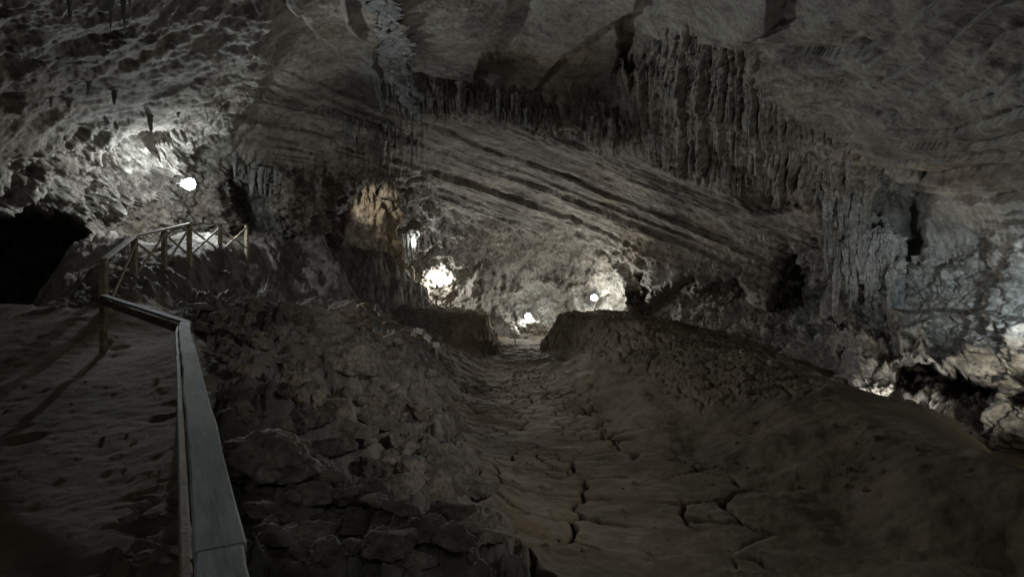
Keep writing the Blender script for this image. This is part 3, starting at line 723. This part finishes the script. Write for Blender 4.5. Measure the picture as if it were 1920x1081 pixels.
fringe(14, [(945,210),(1035,215)], 22, 42, 'stalactite in the pale comb hanging in middle of the slab fringe', 'pale comb of stalactites', 5, .7)
fringe(16, [(700,150),(790,205)], 18, 55, 'stalactite at the lower end of the grey flowstone rib', 'stalactites below the flowstone rib', 14)
fringe(26, [(1170,150),(1300,110),(1400,170),(1450,210)], 16, 44, 'long thin stalactite in upper part of the wide ribbed curtain', 'upper ribbed curtain', 45, .42)
fringe(30, [(1290,225),(1400,240),(1490,280),(1600,320)], 15, 40, 'long stalactite in the dense middle of the ribbed curtain right of centre', 'middle ribbed curtain', 40, .45)
fringe(18, [(1290,300),(1390,330),(1480,345)], 18, 42, 'short stalactite along the lower edge of the ribbed curtain', 'lower edge of the ribbed curtain', 8, .7)
fringe(16, [(430,300),(500,330),(560,345),(610,350)], 16, 46, 'stalactite over the dark alcove right of the terrace lamp', 'stalactites right of the terrace lamp', 14, .8)
fringe(12, [(640,215),(720,240),(790,275)], 14, 40, 'stalactite under the stepped ledges above the ochre formation', 'stalactites above the ochre formation', 14, .8)
fringe(12, [(1650,470),(1700,478),(1760,485),(1800,490)], 18, 40, 'stubby stalactite under the dark alcove near the blue lit wall', 'stubby stalactites by the blue lit wall', 6, .9)
fringe(10, [(1745,535),(1800,545)], 14, 30, 'small dripstone tooth above the ledge of the blue lit wall', 'dripstone teeth above the ledge', 5, .8)
fringe(8, [(60,205),(170,190),(330,215),(450,240)], 12, 30, 'dark stubby stalactite on the shadowed left ceiling', 'stubby stalactites of the left ceiling', 25, 1.3)
for px, py, l in ((138,0,70),(190,-10,45),(212,-10,85),(233,-20,98),(245,-30,60)):
    hang(px, py, l, 'black silhouetted stalactite hanging from the near ceiling at the upper left', 'black stalactites of the near ceiling', .8, 1.2)
fringe(7, [(745,440),(770,440),(785,450)], 26, 48, 'brightly lit white stalactite around the lamp above the stairs', 'white stalactites by the stair lamp', 5, .55, .5)

# the column bundle on the right
def column_mesh(seed):
    rows, cols = 120, 72; a = np.linspace(0, 2 * np.pi, cols); t = np.linspace(0, 1, rows)
    r = 0.12 * np.interp(t, [0, .06, .2, .35, .55, .75, .92, 1], [.1, .7, 1.2, .8, 1.1, .75, .6, .05])
    V = np.stack([r[:, None] * np.cos(a), r[:, None] * np.sin(a), -t[:, None] + 0 * a], -1).reshape(-1, 3)
    q = (V * np.array([9, 9, 3.2]) + seed * 7.7).astype(f32)
    dsp = .075 * fbm(q * np.array([1, 1, .35], f32), 1.0, 4, seed, .6, ridged=True) + .12 * fbm(q, .6, 4, seed + 5) + .02 * fbm(q, 3.0, 3, seed + 8)
    n = V * np.array([1, 1, 0]); n /= np.linalg.norm(n, axis=1, keepdims=True) + 1e-6
    me = mesh_np('column', V + n * dsp[:, None], grid_quads(rows, cols)); me.materials.append(M['flow']); return me
COLM = [column_mesh(120 + k) for k in range(4)]
for k in range(30):
    u = (k + random.random()) / 30; px = 1542 + 150 * u; py = 335 + 120 * u + random.uniform(-25, 75); l = random.uniform(80, 190) * (1 - .35 * u); wpx = random.uniform(9, 19)
    d = min(wall_at(px, py + l * q).y for q in (.15, .45, .75)) - 0.05; L = l / F * d
    o = bpy.data.objects.new('column', random.choice(COLM)); COL.objects.link(o)
    w = wpx / F * d / .24; o.location = P3(px, py, d); o.scale = (w, w, L); o.rotation_euler = (random.gauss(.03, .04), random.gauss(0, .05), random.uniform(0, 6))
    tag(o, 'lumpy grey dripstone column in the bundle beside the dark alcove', 'column', 'column bundle by the dark alcove')

# blue-grey flowstone rib hanging from the roof
def rib_mesh():
    rows, cols = 90, 36; V = np.zeros((rows, cols, 3))
    path = [(712,-60,16.5,34),(722,10,18.5,34),(735,70,21.0,36),(752,120,23.4,34),(768,165,25.4,30),(776,215,26.4,16)]
    for i in range(rows):
        t = i / (rows - 1) * (len(path) - 1); k = min(int(t), len(path) - 2); u = t - k
        px, py, d, w = [path[k][m] * (1 - u) + path[k + 1][m] * u for m in range(4)]
        c = P3(px, py, wall_at(px, max(py, -40)).y - 1.9 if py > -55 else d); r = (.72 + .22 * math.sin(i * .31) * math.sin(i * .13 + 1)) * w / F * d * (1 if i < rows - 8 else (rows - 1 - i) / 8 + .05)
        for j in range(cols):
            a = 2 * math.pi * j / (cols - 1); V[i, j] = (c.x + r * math.cos(a), c.y + 0.55 * r * math.sin(a), c.z)
    p = V.reshape(-1, 3).astype(f32); n = (V - V.mean(1, keepdims=True)).reshape(-1, 3); n /= np.linalg.norm(n, axis=1, keepdims=True) + 1e-6
    dsp = 0.35 * fbm(p * np.array([1, 1, .5], f32), 1.6, 5, 611, .62, ridged=True) + .15 * fbm(p, 3.5, 4, 617, .6)
    return mesh_np('flowstone_rib', p + n * dsp[:, None] * .8, grid_quads(rows, cols))
tag(link('flowstone_rib', rib_mesh(), M['rib']), 'blue grey flowstone rib running down the ceiling slabs at top centre', 'flowstone')

# ochre formation with a crown of stalagmites
def formation():
    base = P3(692, 470, 37.3)
    root = empty('dripstone_formation', base, 'warm lit ochre dripstone mound with a crown of stalagmites', 'dripstone')
    rows, cols = 110, 130; V = np.zeros((rows, cols, 3)); a = np.linspace(0, 2 * np.pi, cols); t = np.linspace(0, 1, rows)
    prof = np.interp(t, [0, .2, .5, .78, .9, .96, 1], [1.12, 1.08, 1.0, .90, .78, .55, .02])
    for i in range(rows):
        V[i, :, 0] = 2.0 * prof[i] * np.cos(a) * (1 - .18 * t[i]) + .45 * t[i]; V[i, :, 1] = 1.3 * prof[i] * np.sin(a); V[i, :, 2] = -1.6 + 4.6 * t[i]
    tt = t.repeat(cols); aa = np.tile(a, rows)
    p = V.reshape(-1, 3).astype(f32)
    q1 = np.stack([np.cos(aa) * 1.6, np.sin(aa) * 1.6, 0 * aa], 1).astype(f32)
    pk = np.clip(fbm(q1, 1.1, 4, 721, .6) + .25 * fbm(q1, 4.0, 3, 725, .6) + .1, 0, 1)
    p[:, 2] += sstep(.55, .92, tt) * (1.5 * pk + .42 * p[:, 0])
    n = p * np.array([.4, 1, .1], f32); n /= np.linalg.norm(n, axis=1, keepdims=True) + 1e-6
    dsp = .40 * fbm(p * np.array([1, 1, .4], f32), 1.2, 6, 701, .62, ridged=True) + .45 * fbm(p, .55, 4, 711)
    o = link('mound', mesh_np('mound', p + n * dsp[:, None], grid_quads(rows, cols)), M['warm'], root)
    for px, py, h, w in ((668,366,14,.5),(683,362,22,.5),(697,360,34,.45),(703,358,24,.5),(727,352,56,.85),(733,356,44,.8),(741,366,26,.6)):
        q = P3(px, py + 16, 37.0) - base; L = (h + 22) / F * 37
        s = bpy.data.objects.new('stalagmite', random.choice(WDRIP)); COL.objects.link(s); s.parent = root
        s.location = q + Vector((0, -.1, -.2)); s.rotation_euler = (math.pi + random.gauss(0, .06), random.gauss(0, .08), random.uniform(0, 6)); ww = w * 3.4 * random.uniform(.8, 1.2); s.scale = (ww, ww, L)
WDRIP = [drip_mesh('stalagmite', 160 + k, 1, .11, 14, 26, .12, .5, M['warm']) for k in range(3)]
formation()

# ------------------------------------------------------------------ far walkway: stairs, fence, signs
zt = 0.42
fence('wooden_fence', 'distant small fence with crossed braces in front of the brightest lamp glow',
      [P3(800,553,40.6), P3(818,555,40.6), P3(845,560,40.6)], 0.85, (M['pale'], M['pale']), rail_w=.12, rail_h=.07, post=.13)
def stairs():
    a = P3(800, 556, 41.2); b = P3(769, 500, 42.6); base = Vector((a.x, a.y, a.z - 1))
    root = empty('staircase', base, 'narrow wooden stairs climbing the dark bank to the stair lamp', 'stairs')
    for k in range(8):
        t = k / 7; p = (a - Vector((0, 0, .9))).lerp(b - Vector((0, 0, .8)), t) - base
        bm = bmesh.new(); beam(bm, p + Vector((-1.1, 0, 0)), p + Vector((0, 0, 0)), .34, .09); obj('step', bm, M['pale'], root)
    for p, q in ((a, P3(783, 541, 41.8)), (P3(783, 541, 41.8), P3(776, 528, 42.2)), (P3(776, 528, 42.2), P3(775.5, 505, 42.5)), (P3(775.5, 505, 42.5), P3(772, 499, 42.6))):
        bm = bmesh.new(); beam(bm, p - base, q - base, .12, .12, up=(0, 1, 0)); obj('handrail', bm, M['pale'], root)
    for px, py in ((783,541),(792,549),(778,530)):
        p = P3(px, py, 41.9) - base; bm = bmesh.new(); beam(bm, p - Vector((0, 0, 1.1)), p, .09, .09, up=(0, 1, 0)); obj('post', bm, M['pale'], root)
stairs()

def sign(px, pyt, pyb, d, w, h, rz, label, nboard=1, tilt=0.0):
    x, y = at_px(px, d); z0 = EYE + (CY - pyb) / F * d; z1 = EYE + (CY - pyt) / F * d
    z0 = min(z0, ground_z(x, y)) 
    root = empty('sign', (x, y, z0), label, 'sign', None, rz)
    H = z1 - z0
    bm = bmesh.new(); beam(bm, (0, 0, -.15), (tilt * H, 0, H - .02), .07, .07, up=(0, 1, 0)); obj('post', bm, M['pale'], root)
    for k in range(nboard):
        bm = bmesh.new(); ox = (k - (nboard - 1) / 2) * (w + .05)
        beam(bm, (tilt * H + ox - w / 2, -.06, H - h / 2), (tilt * H + ox + w / 2, -.06, H - h / 2), .02, h); obj('board', bm, M['sign'], root)
sign(779.5, 616, 642, 20.5, .085, .24, .1, 'narrow white sign made of two upright strips on a pale stake', 2, .08)
def wing_sign():
    px, d = 795, 20.0; x, y = at_px(px, d); z0 = ground_z(x, y); z1 = EYE + (CY - 611) / F * d
    root = empty('sign', (x, y, z0), 'white sign with two boards angled like wings on a thin post', 'sign'); H = z1 - z0
    bm = bmesh.new(); beam(bm, (0, 0, -.15), (0, 0, H - .12), .07, .07, up=(0, 1, 0)); obj('post', bm, M['post'], root)
    for s in (-1, 1):
        bm = bmesh.new(); beam(bm, (s * .03, -.05, H - .20 - (s > 0) * .12), (s * .25, -.12, H - .14 - (s > 0) * .32), .02, .20); obj('board', bm, M['sign'], root)
wing_sign()
sign(819, 641, 652, 19.0, .22, .17, -.2, 'small low white sign at the edge of the flat rock', 1)
sign(966.5, 625, 643, 40.0, .42, .27, .15, 'small white sign on a stake at the far end of the gully path', 1, -.06)
for px in (737, 742.5):
    d = 35.5; x, y = at_px(px, d); z = ground_z(x, y); zt_ = EYE + (CY - 557) / F * d
    bm = bmesh.new(); beam(bm, (0, 0, -.2), (0, 0, max(zt_ - z, .5)), .10, .10, up=(0, 1, 0))
    o = obj('stake', bm, M['post']); o.location = (x, y, z)
    tag(o, 'short grey stake of a pair standing on the mound left of the far fence', 'post', 'pair of grey stakes')

# ------------------------------------------------------------------ lamps of the show cave, then added fill floodlights out of view
def lamp(px, py, d, aim, watt, label, col=(0.86, 0.94, 1.0), cone=150, size=0.13, near=0.0, warm=False, radius=0.12, blend=.6, pos=None, spill=None, glass=1.0, throw=None):
    p = Vector(pos) if pos else P3(px, py, d); aim = (Vector(aim) - p).normalized()
    root = empty('floodlight', p, label, 'lamp')
    up = Vector((0, 0, 1)); s = aim.cross(up).normalized(); u = s.cross(aim).normalized()
    bm = bmesh.new(); beam(bm, -aim * (size * 1.15), -aim * (size * .3), size * 1.5, size * 1.3, up=u, bev=.02); obj('housing', bm, M['housing'], root)
    bm = bmesh.new(); bmesh.ops.create_uvsphere(bm, u_segments=24, v_segments=14, radius=size * glass)
    bmesh.ops.transform(bm, matrix=aim.to_track_quat('Z', 'Y').to_matrix().to_4x4() @ Matrix.Diagonal((1, .92, .35, 1)), verts=bm.verts)
    obj('lens', bm, M['lenswarm'] if warm else M['lens'], root, True)
    bm = bmesh.new(); beam(bm, -aim * (size * 1.15), -aim * (size * 3.2) - u * (size * .5), .04, .03, up=s); obj('bracket', bm, M['housing'], root)
    L = bpy.data.lights.new('lamp_light', 'SPOT'); L.energy = watt; L.color = col; L.spot_size = math.radians(cone); L.spot_blend = blend; L.shadow_soft_size = radius
    lo = bpy.data.objects.new('lamp_light', L); COL.objects.link(lo); lo.parent = root; lo.location = aim * (size * .35 + .05) 
    lo.rotation_euler = aim.to_track_quat('-Z', 'Y').to_euler()
    if throw:
        L3 = bpy.data.lights.new('lamp_beam', 'SPOT'); L3.energy = throw[1]; L3.color = col; L3.spot_size = math.radians(throw[2]); L3.spot_blend = 1; L3.shadow_soft_size = radius
        lo3 = bpy.data.objects.new('lamp_beam', L3); COL.objects.link(lo3); lo3.parent = root; t3 = (Vector(throw[0]) - p).normalized(); lo3.location = t3 * (size * 1.3 + .1)
        lo3.rotation_euler = t3.to_track_quat('-Z', 'Y').to_euler()
    if near:
        L2 = bpy.data.lights.new('lamp_spill', 'POINT'); L2.energy = near; L2.color = col; L2.shadow_soft_size = radius
        lo2 = bpy.data.objects.new('lamp_spill', L2); COL.objects.link(lo2); lo2.parent = root; lo2.location = Vector(spill) if spill else aim * (size * 1.2 + .2)
    return root
COOL = (0.93, 0.98, 1.0); NEUT = (1.0, 0.98, 0.93)
def under_crest(px, d):
    k = max((ground_z((px - CX) / F * q, q) - EYE) / q for q in np.arange(24, d - .4, .1))
    return Vector(((px - CX) / F * d, d, EYE + k * d - .14))
def off_wall(px, py, off):
    p = wall_at(px, py); return p - (p - Vector((0, 0, EYE))).normalized() * off
lamp(0, 0, 0, (7, 13, 0), 1900, 'glowing floodlight under the overhang above the left terrace', COOL, 112, near=440, spill=(-.6, -.5, -.45), size=.24, pos=off_wall(365, 348, 4.3))
lamp(0, 0, 0, (0, 20, 9), 350, 'glowing lamp among white stalactites at the head of the stairs', COOL, 160, near=110, pos=off_wall(772, 455, .9), size=.15)
lamp(0, 0, 0, (0, 20, 8), 330, 'glowing lamp behind the distant fence', NEUT, 165, near=360, size=.16, pos=off_wall(826, 538, 1.0))
lamp(0, 0, 0, (3, 15, 1), 650, 'glowing lamp low on the back wall above the small sign', (1.0, .99, .95), 165, near=160, throw=((1.0, 15, -1.6), 4200, 25), size=.25, pos=off_wall(990, 590, .8))
lamp(0, 0, 0, (4, 18, 3), 720, 'glowing lamp at the arch on the far right of back wall', (1.0, .99, .93), 165, near=330, throw=((5.5, 15, -1.0), 4200, 32), size=.26, pos=off_wall(1110, 557, 1.3))
lamp(0, 0, 0, (9, 14, 3), 30, 'half hidden lamp in the pocket behind the mud bank', NEUT, 160, near=90, size=.08, pos=off_wall(1662, 740, .45))
lamp(0, 0, 0, (13.9, 15.7, 2.0), 1500, 'bluish floodlight beside the right wall just outside the view', (0.72, 0.88, 1.0), 50, near=0, pos=(10.6, 11.0, 1.0), blend=.9)
lamp(0, 0, 0, (12.2, 16.6, .3), 520, 'warm floodlight below the right hand ledge just outside the view', (1.0, 0.93, 0.80), 75, near=0, warm=True, pos=(11.2, 11.6, -1.1))
lamp(0, 0, 0, P3(700,385,36.4), 1000, 'small warm lamp under the dark roof aimed at the ochre dripstone mound', (1.0, 0.95, 0.87), 34, near=0, warm=True, size=.11, glass=.28, pos=off_wall(585, 292, .6))
lamp(0, 0, 0, (-.8, 8.8, 0), 850, 'added fill floodlight on the right of the viewer aimed over the rubble slope', (1.0, .97, .90), 47, size=.12, pos=(6.4, 2.0, 4.9), radius=.12, blend=1)  # added lamp out of view, brightens the rubble from the side
lamp(0, 0, 0, (-1, 8, -.5), 60, 'added dim wide fill floodlight behind the viewer', (1.0, .96, .88), 120, size=.12, pos=(0.3, -4.0, 5.8), radius=.4, blend=1)  # added weak fill, lifts the black shadows of the foreground
lamp(0, 0, 0, (-2.2, 28, -1.0), 2200, 'added fill floodlight high behind the camera', (1.0, 0.96, 0.88), 44, size=.12, pos=(2.6, -2.0, 5.6), radius=.12, blend=1)  # added unseen lamp, fills the gully, far mound and signs from the front
for o in SC.objects:
    if o.get('category'): o['kind'] = 'thing'
# ------------------------------------------------------------------ world and camera
w = bpy.data.worlds.new('World'); SC.world = w; w.use_nodes = True
bg = w.node_tree.nodes['Background']; bg.inputs[0].default_value = (0.5, 0.55, 0.6, 1); bg.inputs[1].default_value = 0.0
cam = bpy.data.cameras.new('camera'); cam.lens = 20.0; cam.sensor_width = 36.0; cam.clip_start = 0.05; cam.clip_end = 300
co = bpy.data.objects.new('camera', cam); COL.objects.link(co); co.location = (0, 0, EYE); co.rotation_euler = (math.pi / 2, 0, 0); SC.camera = co
SC.view_settings.view_transform = 'Standard'; SC.view_settings.look = 'None'; SC.view_settings.exposure = 0.0; SC.view_settings.gamma = 1.0
SC.render.engine = 'CYCLES'; cy = SC.cycles
cy.max_bounces = 5; cy.diffuse_bounces = 4; cy.glossy_bounces = 2; cy.caustics_reflective = False; cy.caustics_refractive = False
cy.sample_clamp_indirect = 4.0; cy.use_denoising = True
